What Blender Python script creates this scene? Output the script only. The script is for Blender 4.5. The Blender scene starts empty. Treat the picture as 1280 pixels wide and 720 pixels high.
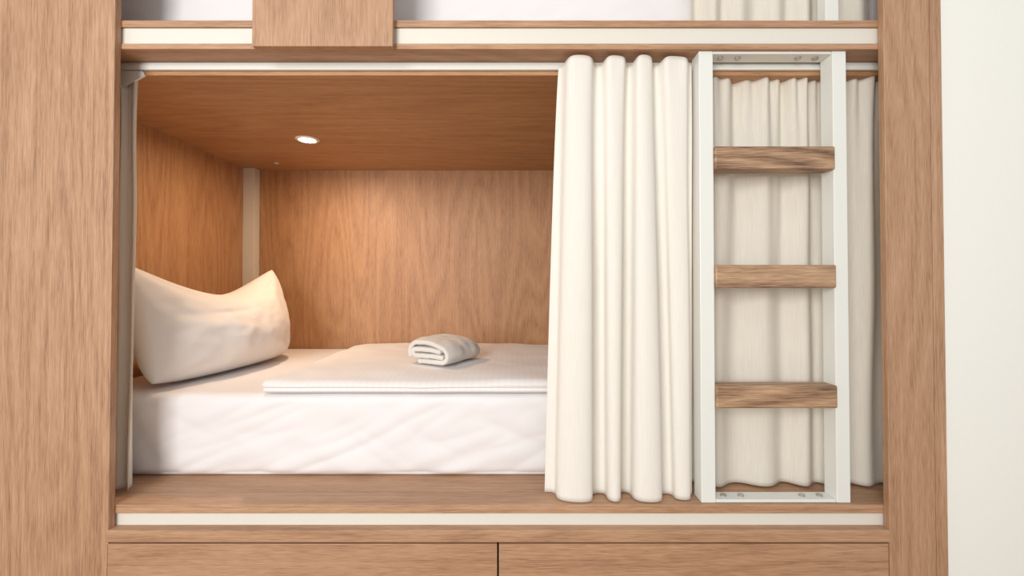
import bpy, bmesh, math
from mathutils import Vector, noise, Matrix

scene = bpy.context.scene
scene.view_settings.view_transform = 'Standard'
scene.view_settings.look = 'None'
scene.view_settings.exposure = 0.0

def lin(c):
    return tuple(((v/255)/12.92 if v/255 <= 0.04045 else ((v/255+0.055)/1.055)**2.4) for v in c) + (1.0,)

# ------------------------------------------------------------ materials
def new_mat(name):
    m = bpy.data.materials.new(name); m.use_nodes = True
    nt = m.node_tree
    b = nt.nodes['Principled BSDF']
    return m, nt, b

def wood(name, axis, light, mid, dark, seed=0.0, rough=0.5, contrast=1.0, ring=0.10):
    m, nt, b = new_mat(name)
    N, L = nt.nodes, nt.links
    tc = N.new('ShaderNodeTexCoord')
    oi = N.new('ShaderNodeObjectInfo')
    mul = N.new('ShaderNodeMath'); mul.operation = 'MULTIPLY'; mul.inputs[1].default_value = 7.0
    L.new(oi.outputs['Random'], mul.inputs[0])
    add = N.new('ShaderNodeVectorMath'); add.operation = 'ADD'
    L.new(tc.outputs['Object'], add.inputs[0]); L.new(mul.outputs[0], add.inputs[1])
    def mapped(al, cr):
        mp = N.new('ShaderNodeMapping')
        s = [cr, cr, cr]; s[axis] = al
        mp.inputs['Scale'].default_value = s
        mp.inputs['Location'].default_value = (seed, seed*1.7, seed*0.6)
        L.new(add.outputs[0], mp.inputs['Vector'])
        return mp
    def nz(mp, detail, dist=0.0, rgh=0.55):
        n = N.new('ShaderNodeTexNoise'); n.inputs['Scale'].default_value = 1.0
        n.inputs['Detail'].default_value = detail; n.inputs['Distortion'].default_value = dist
        n.inputs['Roughness'].default_value = rgh
        L.new(mp.outputs[0], n.inputs['Vector']); return n
    n1 = nz(mapped(0.55, 4.5), 1.2, 0.0)
    k = N.new('ShaderNodeMath'); k.operation = 'MULTIPLY'; k.inputs[1].default_value = 26.0
    L.new(n1.outputs['Fac'], k.inputs[0])
    fr = N.new('ShaderNodeMath'); fr.operation = 'PINGPONG'; fr.inputs[1].default_value = 1.0
    L.new(k.outputs[0], fr.inputs[0])
    n2 = nz(mapped(18.0, 420.0), 2.0, 0.0, 0.6)       # pores
    n3 = nz(mapped(1.2, 130.0), 4.0, 0.0)             # streaks
    n4 = nz(mapped(0.4, 3.5), 2.0)                   # broad tone
    def madd(a, wa, bb, wb):
        x = N.new('ShaderNodeMath'); x.operation = 'MULTIPLY'; x.inputs[1].default_value = wa; L.new(a, x.inputs[0])
        y = N.new('ShaderNodeMath'); y.operation = 'MULTIPLY_ADD'; y.inputs[1].default_value = wb
        L.new(bb, y.inputs[0]); L.new(x.outputs[0], y.inputs[2]); return y.outputs[0]
    s = madd(fr.outputs[0], ring, n2.outputs['Fac'], 0.60)
    s2 = madd(n3.outputs['Fac'], 0.34, n4.outputs['Fac'], 0.16)
    sm = N.new('ShaderNodeMath'); sm.operation = 'ADD'; L.new(s, sm.inputs[0]); L.new(s2, sm.inputs[1])
    ramp = N.new('ShaderNodeValToRGB')
    c = ring*0.5+0.30+0.17+0.08; w = 0.29/contrast
    e = ramp.color_ramp.elements
    e[0].position = max(0, c-w); e[0].color = lin(dark)
    e[1].position = min(1, c+w); e[1].color = lin(light)
    me = e.new(c); me.color = lin(mid)
    L.new(sm.outputs[0], ramp.inputs['Fac'])
    L.new(ramp.outputs['Color'], b.inputs['Base Color'])
    b.inputs['Roughness'].default_value = rough
    bp = N.new('ShaderNodeBump'); bp.inputs['Strength'].default_value = 0.10; bp.inputs['Distance'].default_value = 0.001
    L.new(n2.outputs['Fac'], bp.inputs['Height']); L.new(bp.outputs[0], b.inputs['Normal'])
    return m

OAK = ((205,168,138), (179,139,107), (126,90,66))
OAKI = ((208,164,122), (182,136,96), (130,90,60))
oak_v = wood('oak_laminate_vertical', 2, *OAK, seed=1.0)
oak_h = wood('oak_laminate_horizontal', 0, *OAK, seed=3.0)
oak_iv = wood('oak_interior_vertical', 2, *OAKI, seed=5.0, ring=0.12)
oak_ih = wood('oak_interior_horizontal', 0, *OAKI, seed=8.3)
walnut = wood('rung_wood', 0, (198,164,130), (160,127,98), (98,72,54), seed=2.2, contrast=1.5, ring=0.2)

def plain(name, col, rough=0.5, metallic=0.0, bump=0.0, bscale=200.0, tint=0.03):
    m, nt, b = new_mat(name); N, L = nt.nodes, nt.links
    tc = N.new('ShaderNodeTexCoord')
    n = N.new('ShaderNodeTexNoise'); n.inputs['Scale'].default_value = bscale; n.inputs['Detail'].default_value = 3
    L.new(tc.outputs['Object'], n.inputs['Vector'])
    r = N.new('ShaderNodeValToRGB')
    c = lin(col)
    r.color_ramp.elements[0].position = 0.3; r.color_ramp.elements[1].position = 0.7
    r.color_ramp.elements[0].color = tuple(v*(1-tint) for v in c[:3])+(1,)
    r.color_ramp.elements[1].color = c
    L.new(n.outputs['Fac'], r.inputs['Fac']); L.new(r.outputs[0], b.inputs['Base Color'])
    b.inputs['Roughness'].default_value = rough; b.inputs['Metallic'].default_value = metallic
    if bump:
        bp = N.new('ShaderNodeBump'); bp.inputs['Strength'].default_value = bump; bp.inputs['Distance'].default_value = 0.002
        L.new(n.outputs['Fac'], bp.inputs['Height']); L.new(bp.outputs[0], b.inputs['Normal'])
    return m

white_metal = plain('white_powder_coat', (232,234,228), 0.4)
white_rail = plain('white_rail_profile', (226,222,211), 0.45)
wall_mat = plain('cream_wall_paint', (247,248,241), 0.85, bump=0.05, bscale=300)
floor_mat = wood('floor_oak', 0, (190,160,130), (165,135,105), (130,100,75), seed=4.4)
steel = plain('screw_steel', (190,190,190), 0.3, 0.9)
dark_gap = plain('shadow_gap_board', (70,48,32), 0.8)

def cloth(name, col, weave=900.0, transl=0.0, stripes=0.0, rough=0.9, bump=0.25, slub=0.0):
    m, nt, b = new_mat(name); N, L = nt.nodes, nt.links
    tc = N.new('ShaderNodeTexCoord')
    n = N.new('ShaderNodeTexNoise'); n.inputs['Scale'].default_value = weave; n.inputs['Detail'].default_value = 2
    L.new(tc.outputs['Object'], n.inputs['Vector'])
    mx = N.new('ShaderNodeMix'); mx.data_type = 'RGBA'
    c = lin(col)
    mx.inputs['A'].default_value = tuple(v*0.94 for v in c[:3])+(1,); mx.inputs['B'].default_value = c
    L.new(n.outputs['Fac'], mx.inputs['Factor'])
    out = mx.outputs['Result']
    if slub:
        mp = N.new('ShaderNodeMapping'); mp.inputs['Scale'].default_value = (300, 300, 14)
        L.new(tc.outputs['Object'], mp.inputs['Vector'])
        n2 = N.new('ShaderNodeTexNoise'); n2.inputs['Scale'].default_value = 1; n2.inputs['Detail'].default_value = 3
        L.new(mp.outputs[0], n2.inputs['Vector'])
        mr = N.new('ShaderNodeMapRange'); mr.inputs['From Min'].default_value = .3; mr.inputs['From Max'].default_value = .7
        mr.inputs['To Min'].default_value = 1-slub; mr.inputs['To Max'].default_value = 1.0
        L.new(n2.outputs['Fac'], mr.inputs['Value'])
        m2 = N.new('ShaderNodeMix'); m2.data_type = 'RGBA'; m2.blend_type = 'MULTIPLY'; m2.inputs['Factor'].default_value = 1
        L.new(out, m2.inputs['A']); L.new(mr.outputs[0], m2.inputs['B']); out = m2.outputs['Result']
    if stripes:
        wv = N.new('ShaderNodeTexWave'); wv.wave_type = 'BANDS'; wv.bands_direction = 'X'
        wv.inputs['Scale'].default_value = 15.0; wv.inputs['Distortion'].default_value = 0.0
        L.new(tc.outputs['Object'], wv.inputs['Vector'])
        rr = N.new('ShaderNodeValToRGB'); rr.color_ramp.elements[0].position = .35; rr.color_ramp.elements[1].position = .65
        rr.color_ramp.elements[0].color = (1-stripes,)*3+(1,); rr.color_ramp.elements[1].color = (1,1,1,1)
        L.new(wv.outputs['Fac'], rr.inputs['Fac'])
        m2 = N.new('ShaderNodeMix'); m2.data_type = 'RGBA'; m2.blend_type = 'MULTIPLY'; m2.inputs['Factor'].default_value = 1
        L.new(out, m2.inputs['A']); L.new(rr.outputs[0], m2.inputs['B']); out = m2.outputs['Result']
    L.new(out, b.inputs['Base Color'])
    b.inputs['Roughness'].default_value = rough
    b.inputs['Sheen Weight'].default_value = 0.15
    bp = N.new('ShaderNodeBump'); bp.inputs['Strength'].default_value = bump; bp.inputs['Distance'].default_value = 0.0008
    L.new(n.outputs['Fac'], bp.inputs['Height']); L.new(bp.outputs[0], b.inputs['Normal'])
    if transl:
        tr = N.new('ShaderNodeBsdfTranslucent'); L.new(out, tr.inputs['Color'])
        ms = N.new('ShaderNodeMixShader'); ms.inputs[0].default_value = transl
        L.new(b.outputs[0], ms.inputs[1]); L.new(tr.outputs[0], ms.inputs[2])
        L.new(ms.outputs[0], N['Material Output'].inputs['Surface'])
    return m

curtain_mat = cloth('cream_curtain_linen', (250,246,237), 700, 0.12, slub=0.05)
curtain_shaded = cloth('cream_curtain_linen_shaded', (246,240,227), 700, 0.20, slub=0.08)  # darker copy of the linen, shade put into its colour; also more translucent
sheet_mat = cloth('white_sheet_cotton', (241,238,238), 900)
pillow_mat = cloth('pillow_cotton', (246,242,239), 900)
duvet_mat = cloth('duvet_striped_damask', (241,238,237), 900, stripes=0.022)
towel_mat = cloth('terry_towel', (226,221,214), 420, bump=1.0)

# ------------------------------------------------------------ mesh helpers
def link(me, name, mat=None, smooth=False, parent=None):
    ob = bpy.data.objects.new(name, me); scene.collection.objects.link(ob)
    if mat: me.materials.append(mat)
    if smooth:
        for p in me.polygons: p.use_smooth = True
    if parent: ob.parent = parent
    return ob

def empty(name):
    e = bpy.data.objects.new(name, None); e.empty_display_size = 0.1
    scene.collection.objects.link(e); return e

def box(name, x0, x1, y0, y1, z0, z1, mat, parent=None, bev=0.0015):
    bm = bmesh.new()
    bmesh.ops.create_cube(bm, size=1.0)
    for v in bm.verts:
        v.co = Vector(((x0+x1)/2+v.co.x*(x1-x0), (y0+y1)/2+v.co.y*(y1-y0), (z0+z1)/2+v.co.z*(z1-z0)))
    if bev:
        bmesh.ops.bevel(bm, geom=list(bm.edges), offset=bev, segments=2, affect='EDGES', profile=0.5)
    me = bpy.data.meshes.new(name); bm.to_mesh(me); bm.free()
    return link(me, name, mat, False, parent)

def soft_box_bm(bm, x0, x1, y0, y1, z0, z1, r, n=(60,30,10), disp=None):
    """rounded, densely gridded box appended into bm"""
    c = Vector(((x0+x1)/2, (y0+y1)/2, (z0+z1)/2)); h = Vector(((x1-x0)/2, (y1-y0)/2, (z1-z0)/2))
    cache = {}
    def vert(i, j, k):
        key = (i, j, k)
        if key in cache: return cache[key]
        p = Vector((-h.x+2*h.x*i/n[0], -h.y+2*h.y*j/n[1], -h.z+2*h.z*k/n[2]))
        q = Vector((max(-h.x+r, min(h.x-r, p.x)), max(-h.y+r, min(h.y-r, p.y)), max(-h.z+r, min(h.z-r, p.z))))
        d = p-q
        if d.length > 1e-9:
            nn = d.normalized(); p = q+nn*r
        else: nn = Vector((0,0,0))
        w = c+p
        if disp: w = w + disp(w, nn)
        cache[key] = bm.verts.new(w); return cache[key]
    def quad(a, b2, c2, d2):
        try: bm.faces.new((a, b2, c2, d2))
        except ValueError: pass
    for i in range(n[0]):
        for j in range(n[1]):
            quad(vert(i,j,0), vert(i,j+1,0), vert(i+1,j+1,0), vert(i+1,j,0))
            quad(vert(i,j,n[2]), vert(i+1,j,n[2]), vert(i+1,j+1,n[2]), vert(i,j+1,n[2]))
    for i in range(n[0]):
        for k in range(n[2]):
            quad(vert(i,0,k), vert(i+1,0,k), vert(i+1,0,k+1), vert(i,0,k+1))
            quad(vert(i,n[1],k), vert(i,n[1],k+1), vert(i+1,n[1],k+1), vert(i+1,n[1],k))
    for j in range(n[1]):
        for k in range(n[2]):
            quad(vert(0,j,k), vert(0,j,k+1), vert(0,j+1,k+1), vert(0,j+1,k))
            quad(vert(n[0],j,k), vert(n[0],j+1,k), vert(n[0],j+1,k+1), vert(n[0],j,k+1))

def bm_obj(bm, name, mat, smooth=True, parent=None):
    bmesh.ops.recalc_face_normals(bm, faces=bm.faces)
    me = bpy.data.meshes.new(name); bm.to_mesh(me); bm.free()
    return link(me, name, mat, smooth, parent)

def cyl(name, center, r, depth, axis, mat, parent=None, seg=32, r2=None):
    bm = bmesh.new()
    bmesh.ops.create_cone(bm, cap_ends=True, segments=seg, radius1=r, radius2=r if r2 is None else r2, depth=depth)
    if axis == 'Y': bmesh.ops.rotate(bm, verts=bm.verts, matrix=Matrix.Rotation(math.pi/2, 3, 'X'))
    if axis == 'X': bmesh.ops.rotate(bm, verts=bm.verts, matrix=Matrix.Rotation(math.pi/2, 3, 'Y'))
    bmesh.ops.translate(bm, verts=bm.verts, vec=center)
    return bm_obj(bm, name, mat, False, parent)

# ------------------------------------------------------------ dimensions
XL, XR = -1.104, 1.033        # opening
IL, IR = -1.457, 1.25         # niche interior
YB = 1.20                     # niche back
LEDGE = 0.385
TOPU = 1.664                  # underside of upper front board
CEIL = 1.628

# ------------------------------------------------------------ room
box('floor', -3.0, 3.0, -3.2, 1.3, -0.05, 0.0, floor_mat, bev=0)
box('wall_right', 1.194, 3.0, 0.012, 0.10, 0.0, 2.8, wall_mat, bev=0)
box('baseboard_right', 1.194, 3.0, 0.0, 0.0119, 0.0, 0.08, white_metal)
box('wall_back', -3.0, 3.0, 1.24, 1.30, 0.0, 2.8, wall_mat, bev=0)

# ------------------------------------------------------------ bunk carcass
bunk = empty('bunk_bed')
box('panel_left', -2.2, XL, 0.0, 0.02, 0.0, 2.7, oak_v, bunk)
box('panel_right', XR, 1.160, 0.0, 0.02, 0.0, 2.7, oak_v, bunk)
box('panel_right_filler', 1.1615, 1.193, 0.0, 0.02, 0.0, 2.7, oak_v, bunk)
box('niche_side_left', IL-0.02, IL, 0.02, YB, 0.10, 2.7, oak_iv, bunk)
box('niche_side_right', IR, IR+0.02, 0.101, YB, 0.10, 2.7, oak_iv, bunk)
box('niche_back', IL-0.02, IR+0.02, YB, YB+0.02, 0.10, 2.7, oak_iv, bunk)
box('niche_ceiling', IL, IR, 0.1015, YB, CEIL, CEIL+0.02, oak_ih, bunk)
box('upper_lower_board', IL, IR, 0.0205, 0.10, TOPU, 1.680, oak_h, bunk)
box('niche_ceiling_riser', IL, IR, 0.1005, 0.112, CEIL+0.0205, 1.68, oak_h, bunk, 0)
box('corner_post', IL, IL+0.062, YB-0.05, YB, LEDGE, CEIL, white_rail, bunk)
# lower ledge
box('ledge_board', IL, IR, 0.0205, YB, LEDGE-0.024, LEDGE, oak_h, bunk)
box('ledge_rail', XL-0.04, XR+0.04, 0.026, 0.05, LEDGE-0.064, LEDGE-0.0245, white_rail, bunk)
box('ledge_lower_board', XL-0.006, XR+0.0, -0.001, 0.06, 0.294, 0.327, oak_h, bunk)
for i, (a, b) in enumerate(((-1.108, -0.0405), (-0.036, 1.030))):
    box('drawer_front_%d' % (i+1), a, b, 0.0, 0.02, 0.07, 0.289, oak_h, bunk)
box('drawer_carcass', -1.108, 1.03, 0.03, 0.6, 0.0, 0.29, dark_gap, bunk)
# upper ledge
box('upper_ledge_board', IL, IR, 0.0205, YB, 1.727, 1.746, oak_h, bunk)
box('upper_ledge_rail', XL-0.04, XR+0.04, 0.026, 0.05, 1.6805, 1.7265, white_rail, bunk)
box('guard_panel', -0.722, -0.331, -0.0015, 0.0195, 1.660, 2.05, oak_v, bunk)
box('upper_niche_ceiling', IL, IR, 0.02, YB, 2.7, 2.72, oak_h, bunk)

# ------------------------------------------------------------ curtain track
track = empty('curtain_rod')
box('track', XL-0.2, IR-0.02, 0.090, 0.0998, 1.640, 1.656, white_metal, track)
box('track_flange', XL-0.2, IR-0.02, 0.094, 0.0998, 1.656, TOPU-0.0005, white_metal, track)
bm = bmesh.new()
pts = [(-1.23,1.640),(-1.105,1.636),(-1.098,1.624),(-1.112,1.615),(-1.23,1.560)]
f = [bm.verts.new((x, 0.092, z)) for x, z in pts]; g = [bm.verts.new((x, 0.098, z)) for x, z in pts]
bm.faces.new(f); bm.faces.new(g[::-1])
for i in range(5): bm.faces.new((f[i], g[i], g[(i+1)%5], f[(i+1)%5]))
bm_obj(bm, 'end_bracket', white_metal, False, track)

# ------------------------------------------------------------ downlight
dl = empty('recessed_downlight')
LX, LY = -0.89, 0.684
bm = bmesh.new()
prof = [(0.034,0.0),(0.034,-0.003),(0.038,-0.005),(0.045,-0.004),(0.049,0.0)]
seg = 48; rings = []
for r, z in prof:
    rings.append([bm.verts.new((LX+r*math.cos(2*math.pi*i/seg), LY+r*math.sin(2*math.pi*i/seg), CEIL+z)) for i in range(seg)])
for a, b in zip(rings, rings[1:]):
    for i in range(seg): bm.faces.new((a[i], a[(i+1)%seg], b[(i+1)%seg], b[i]))
bm_obj(bm, 'trim_ring', white_metal, True, dl)
em, nt, b = new_mat('lamp_diffuser')
b.inputs['Emission Color'].default_value = (1.0, 0.84, 0.62, 1); b.inputs['Emission Strength'].default_value = 16
cyl('lamp_lens', (LX, LY, CEIL-0.001), 0.036, 0.004, 'Z', em, dl)
sn = cyl('ceiling_sensor', (-1.217, 1.04, CEIL-0.003), 0.012, 0.006, 'Z', white_metal, None, r2=0.010)
lt = bpy.data.lights.new('downlight_lamp', 'AREA'); lt.shape = 'DISK'; lt.size = 0.06
lt.energy = 5.4; lt.color = (1.0, 0.73, 0.48); lt.spread = math.radians(175)
lo = bpy.data.objects.new('lamp_light', lt); lo.location = (LX, LY, CEIL-0.008); scene.collection.objects.link(lo); lo.parent = dl

# ------------------------------------------------------------ mattress + sheet
def mdisp(w, nn):
    d = noise.fractal(Vector((w.x*2.2, w.y*2.5, w.z*6)), 1.0, 2.0, 3)*0.006
    if nn.y < -0.5 or w.y < 0.2:
        t = max(0, min(1, (w.z-LEDGE)/0.26))
        d2 = abs(noise.noise(Vector((w.x*4.5+w.z*6, 3.1, w.z*3.5))))*0.030*(1-t*0.55)
        d2 += abs(noise.noise(Vector((w.x*8-w.z*15, 8.1, w.z*8))))*0.012*(1-t*0.3)
        return Vector((0, -d2*0.8 + 0.014*(1-t)**2, d*0.25*t))
    if w.z > 0.6: return Vector((0, 0, d*0.5))
    return Vector((0,0,0))
bm = bmesh.new()
soft_box_bm(bm, IL+0.012, 1.20, 0.190, 1.185, LEDGE+0.002, 0.648, 0.028, (240,70,40), mdisp)
bm_obj(bm, 'mattress', sheet_mat)
bm = bmesh.new()
soft_box_bm(bm, IL+0.012, 1.20, 0.190, 1.185, 1.748, 2.01, 0.028, (120,40,20), lambda w, n: mdisp(w-Vector((0.3,0,1.36)), n))
bm_obj(bm, 'mattress', sheet_mat)

# ------------------------------------------------------------ folded duvet
def ddisp(w, nn):
    a = noise.fractal(Vector((w.x*3+5, w.y*3, 0.0)), 1.0, 2.0, 3)
    e = noise.noise(Vector((w.x*5+5, w.y*5, 4.0)))*0.004
    t = (w.z-0.652)/0.050
    edge = min(1.0, (w.y-0.18)/0.16, (w.x+0.80)/0.14)
    edge = max(0.0, edge); lift = -0.014*(1-edge)**2*max(0,t)
    pinch = 0.0
    if abs(nn.z) < 0.9:
        pinch = 0.007*math.exp(-((t-0.45)/0.12)**2)
    return Vector(((e*1.4 - nn.x*pinch) if abs(nn.x) > .3 else 0, (e - nn.y*pinch) if abs(nn.y) > .3 else 0,
                   lift + (a*0.008 if t > 0.6 else 0)))
bm = bmesh.new()
soft_box_bm(bm, -0.800, 0.80, 0.180, 0.985, 0.652, 0.704, 0.022, (200,110,18), ddisp)
bm_obj(bm, 'folded_duvet', duvet_mat)

# ------------------------------------------------------------ pillow
B0 = Vector((-1.185, 0.220, 0.66)); B1 = Vector((-1.092, 0.92, 0.66))
T0 = Vector((-1.295, 0.215, 1.080)); T1 = Vector((-1.180, 0.960, 1.080))
nu, nv = 120, 90
bm = bmesh.new()
nrm = ((B1-B0).cross(T0-B0)).normalized()
if nrm.x < 0: nrm = -nrm
def pil(u, v, s):
    su, sv = max(0.0, math.sin(math.pi*u)), max(0.0, math.sin(math.pi*v))
    cu = u-0.5; cv = v-0.5
    rr_ = 1-0.050*(abs(2*cu)**4)*(abs(2*cv)**4)
    u2 = 0.5+cu*rr_; v2 = 0.5+cv*rr_
    uu = u2 + 0.010*sv*(0.5-u2)*2
    p = B0.lerp(B1, uu).lerp(T0.lerp(T1, uu), v2)
    p.z -= 0.130*v**2*su**1.2
    p.x += 0.030*(1-v)**1.2*su
    prof = (su**0.46)*(sv**0.48)
    prof *= 1.0+0.30*(0.5-v)
    th = 0.155*prof
    wr = noise.fractal(Vector((u*3.4, v*2.6, 2+s)), 1.0, 2.0, 3)*0.018*prof
    wr -= 0.012*math.exp(-((v-0.60-0.25*(u-0.5))/0.05)**2)*max(0, 1-abs(u-0.35)/0.35)*prof
    for (a_, b_) in ((0,0),(1,0),(0,1),(1,1)):
        du, dv = u-a_, v-b_; rr = math.hypot(du, dv)
        an = math.atan2(abs(dv), abs(du))
        wr += 0.005*math.sin(an*12+a_*2+b_)*math.exp(-((rr-0.25)/0.16)**2)*prof
    q = p + nrm*(s*th + wr)
    q.z = max(q.z, 0.655+0.004*prof)
    q.x = max(q.x, IL+0.004)
    return q
for s in (1, -1):
    grid = [[bm.verts.new(pil(i/nu, j/nv, s)) for j in range(nv+1)] for i in range(nu+1)]
    for i in range(nu):
        for j in range(nv):
            bm.faces.new((grid[i][j], grid[i+1][j], grid[i+1][j+1], grid[i][j+1]))
bmesh.ops.remove_doubles(bm, verts=bm.verts, dist=0.0004)
bm_obj(bm, 'pillow', pillow_mat)

# ------------------------------------------------------------ folded towel
bm = bmesh.new()
HW, th_ = 0.095, 0.017
path = []
def arc(cx, cz, r, a0, a1, n=12):
    for i in range(n+1):
        a = math.radians(a0+(a1-a0)*i/n); path.append((cx+r*math.cos(a), cz+r*math.sin(a)))
def seg_(x0, z0, x1, z1, n=14):
    for i in range(1, n): path.append((x0+(x1-x0)*i/n, z0+(z1-z0)*i/n))
z1_, z2_, z3_, z4_ = 0.010, 0.029, 0.048, 0.067
path.append((HW-0.02, z2_)); seg_(HW-0.02, z2_, -HW+0.03, z2_)
arc(-HW+0.03, (z2_+z3_)/2, (z3_-z2_)/2, 270, 90)
seg_(-HW+0.03, z3_, HW-0.035, z3_)
path.append((HW-0.035, z3_))
path_in = path[:]; path = []
path.append((-HW+0.045, z1_-0.0)); seg_(-HW+0.045, z1_, HW-0.03, z1_)
arc(HW-0.03, (z1_+z4_)/2, (z4_-z1_)/2, -90, 90, 20)
seg_(HW-0.03, z4_, -HW+0.03, z4_)
arc(-HW+0.03, (z1_+z4_)/2, (z4_-z1_)/2, 90, 215, 18)
path_out = path
nl, Lh = 26, 0.105
for pth in (path_in, path_out):
    cols = []
    for i, (x, z) in enumerate(pth):
        row = []
        for j in range(nl+1):
            l = (j/nl-0.5)*2
            k = 1-0.10*abs(l)**5
            dome = 1+0.22*(1-(x/HW)**2)*(z/z4_) - 0.16*(x/HW)*(z/z4_)
            nzv = noise.noise(Vector((x*26, l*3, z*26)))*0.004
            row.append(bm.verts.new((x*k+nzv, l*Lh*(1+0.03*math.sin(i*0.09)), z*dome*(1-0.10*abs(l)**4)+nzv*0.7)))
        cols.append(row)
    for i in range(len(pth)-1):
        for j in range(nl):
            bm.faces.new((cols[i][j], cols[i+1][j], cols[i+1][j+1], cols[i][j+1]))
tw = bm_obj(bm, 'folded_towel', towel_mat)
sm = tw.modifiers.new('thick', 'SOLIDIFY'); sm.thickness = th_; sm.offset = 0
sb = tw.modifiers.new('sub', 'SUBSURF'); sb.levels = 1; sb.render_levels = 1
tw.rotation_euler = (0, 0, math.radians(-28)); tw.location = (-0.258, 0.475, 0.708)

# ------------------------------------------------------------ curtains
def sheet(name, fn, mat, nu=320, nvv=90):
    bm = bmesh.new()
    grid = [[bm.verts.new(fn(i/nu, j/nvv)) for j in range(nvv+1)] for i in range(nu+1)]
    for i in range(nu):
        for j in range(nvv):
            bm.faces.new((grid[i][j], grid[i+1][j], grid[i+1][j+1], grid[i][j+1]))
    ob = bm_obj(bm, name, mat)
    s = ob.modifiers.new('cloth_thickness', 'SOLIDIFY'); s.thickness = 0.0018
    return ob

def gathered(xt, xb, wt, wb, ampf, yt, yb, zt, zb, seed, meander=0.075, wide=0.05):
    """soft meandering folds; fold boundaries wt at the heading drift to wb at the hem"""
    n = len(wt)
    def cum(w_):
        tot = sum(w_); e = [0]
        for q in w_: e.append(e[-1]+q/tot)
        return e
    et, eb = cum(wt), cum(wb)
    def cr(arr, f):
        i0 = max(0, min(n-1, int(math.floor(f)))); t = f-i0
        m = lambda i: (arr[min(n, i+1)]-arr[max(0, i-1)])/(min(n, i+1)-max(0, i-1))
        h00 = 2*t**3-3*t*t+1; h10 = t**3-2*t*t+t; h01 = -2*t**3+3*t*t; h11 = t**3-t*t
        return h00*arr[i0]+h10*m(i0)+h01*arr[i0+1]+h11*m(i0+1)
    def fn(u, v):
        e = v**0.75
        mt = meander*(0.4+0.6*min(1, v*2))
        up = u*n + 0.16*noise.noise(Vector((u*n*0.9+seed, v*1.8, 0.5)))*min(1, v*2.5)*min(1, 5*u, 5*(1-u))
        up = max(0, min(n, up))
        ph = 2*math.pi*up
        f2 = up + mt*math.sin(2*ph) - wide*math.sin(ph)
        fc = max(0, min(n-1e-6, f2))
        uu = cr(et, fc)*(1-e)+cr(eb, fc)*e
        X0 = xt[0]+(xb[0]-xt[0])*e; X1 = xt[1]+(xb[1]-xt[1])*e
        f = up-0.5; i0 = max(0, min(n-1, int(math.floor(f)))); i1 = min(n-1, i0+1); ff = max(0, min(1, f-i0)); ff = ff*ff*(3-2*ff)
        a = (ampf[i0]*(1-ff)+ampf[i1]*ff)*(0.6+0.4*min(1, v*2.0))
        x = X0+(X1-X0)*uu
        y = yt+(yb-yt)*e + 0.5*a*math.cos(ph)
        y += 0.012*noise.noise(Vector((u*n*1.6, v*1.7+seed, 5.0)))*min(1, v*3+.3)
        y += 0.005*math.sin(ph*2+1.3)*math.exp(-v*6)
        # keep the heading clear of the track
        lim = 0.086 + 0.02*min(1, v*12)
        z = zt+(zb-zt)*v - 0.007*math.cos(ph)*math.exp(-v*12)
        return (x, max(min(y, lim), 0.006), z)
    return fn

sheet('curtain', gathered((0.138, 0.524), (0.096, 0.524), (1.25, 1.0, 0.85, 1.15), (1.8, 0.8, 1.4, 0.85), (0.064, 0.056, 0.062, 0.034),
      0.050, 0.060, 1.648, LEDGE+0.003, 2.3), curtain_mat)

def soft(xt, xb, folds, amp, y0, zt, zb, seed):
    def fn(u, v):
        wob = noise.noise(Vector((u*folds*0.45+seed, v*0.35, seed)))*2.4
        ph = 2*math.pi*folds*u+wob
        a = amp*(0.75+0.7*noise.noise(Vector((u*folds*0.7+seed*3, v*0.7, 1.3))))
        x = xt[0]+(xb[0]-xt[0])*v + ((xt[1]-xt[0])+((xb[1]-xb[0])-(xt[1]-xt[0]))*v)*u
        x += 0.006*noise.noise(Vector((u*3, v*3+seed, 9.0)))
        y = y0 + a*math.sin(ph) + 0.5*amp*math.sin(2.6*ph+seed)*math.exp(-v*5)
        y += 0.006*noise.noise(Vector((u*folds*2, v*2.5+seed, 5.0)))
        z = zt+(zb-zt)*v + 0.005*math.sin(ph)*math.exp(-v*10)
        return (x, y, z)
    return fn
sheet('curtain', soft((0.545, 1.20), (0.545, 1.20), 5.6, 0.020, 0.134, 1.633, LEDGE+0.006, 7.7), curtain_shaded)
sheet('curtain', soft((-1.30, -1.126), (-1.30, -1.134), 4.0, 0.014, 0.112, 1.632, LEDGE+0.006, 4.1), curtain_shaded)
sheet('curtain', soft((0.55, 1.10), (0.55, 1.10), 6.0, 0.018, 0.128, 2.6, 1.752, 11.2), curtain_shaded)
for k, x in enumerate((0.150, 0.245, 0.33, 0.43)):
    cyl('glider_%d' % k, (x, 0.0935, 1.634), 0.003, 0.012, 'Z', white_metal, track)

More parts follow.
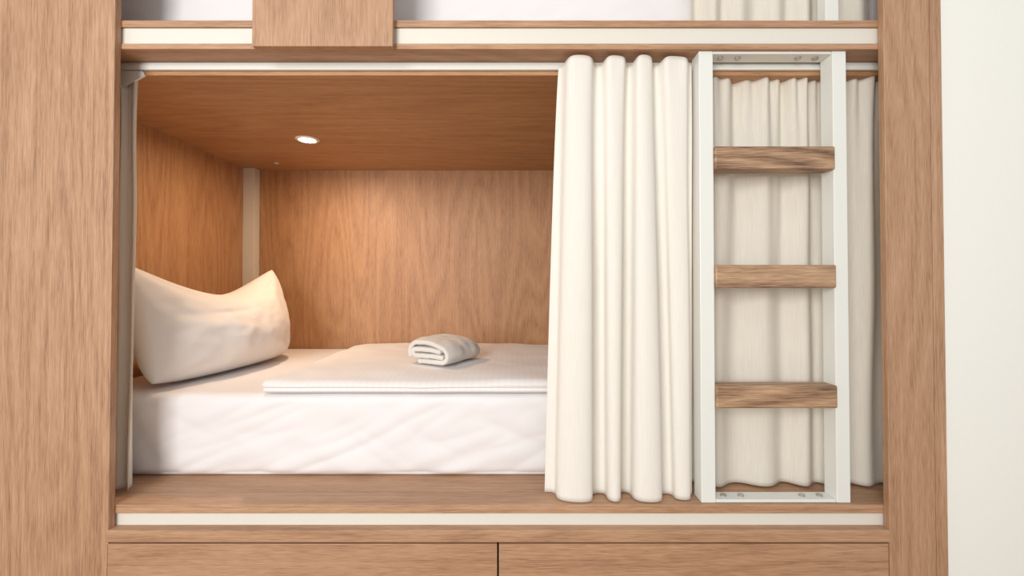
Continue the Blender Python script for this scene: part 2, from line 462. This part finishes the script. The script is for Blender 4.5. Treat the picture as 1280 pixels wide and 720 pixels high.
# ------------------------------------------------------------ ladder
lad = empty('bunk_ladder')
box('stile_1', 0.532, 0.572, 0.03, 0.08, LEDGE+0.0005, TOPU-0.0005, white_metal, lad, 0.002)
box('stile_2', 0.912, 0.951, 0.03, 0.08, LEDGE+0.0005, TOPU-0.0005, white_metal, lad, 0.002)
for i, (z0, z1) in enumerate(((1.3235,1.389),(0.989,1.054),(0.652,0.715))):
    box('rung_%d' % (i+1), 0.5725, 0.9118, 0.022, 0.074, z0, z1, walnut, lad, 0.004)
box('top_plate', 0.5725, 0.9115, 0.032, 0.081, TOPU-0.008, TOPU-0.0005, white_metal, lad)
box('bottom_plate', 0.5725, 0.9115, 0.032, 0.078, LEDGE+0.0005, LEDGE+0.009, white_metal, lad)
for i, x in enumerate((0.605, 0.655, 0.83, 0.88)):
    cyl('screw_top_%d' % i, (x, 0.055, TOPU-0.010), 0.0085, 0.004, 'Z', steel, lad, 20)
    cyl('screw_bottom_%d' % i, (x, 0.055, LEDGE+0.011), 0.0085, 0.004, 'Z', steel, lad, 20)
box('upper_handle', 0.912, 0.951, 0.055, 0.09, 1.7465, 2.5, white_metal, lad, 0.002)

# ------------------------------------------------------------ lighting
w = bpy.data.worlds.new('World'); scene.world = w; w.use_nodes = True
w.node_tree.nodes['Background'].inputs[0].default_value = (1.0, 0.992, 0.98, 1)
w.node_tree.nodes['Background'].inputs[1].default_value = 0.60
al = bpy.data.lights.new('window_daylight', 'AREA'); al.shape = 'RECTANGLE'; al.size = 1.4; al.size_y = 1.6
al.energy = 90; al.color = (1.0, 0.99, 0.975)
ao = bpy.data.objects.new('window_daylight', al); ao.location = (-1.2, -3.0, 1.6); scene.collection.objects.link(ao)
d = Vector((0.5, 0.0, 1.0))-ao.location
ao.rotation_euler = d.to_track_quat('-Z', 'Y').to_euler()

# ------------------------------------------------------------ camera
cam = bpy.data.cameras.new('Camera'); co = bpy.data.objects.new('Camera', cam); scene.collection.objects.link(co)
cam.sensor_width = 36.0; cam.lens = 544/1280*36
co.location = (0, -1.2, 1.0); co.rotation_euler = (math.radians(90.8), 0, 0)
cam.shift_y = -12.6/1280; cam.clip_start = 0.02
scene.camera = co
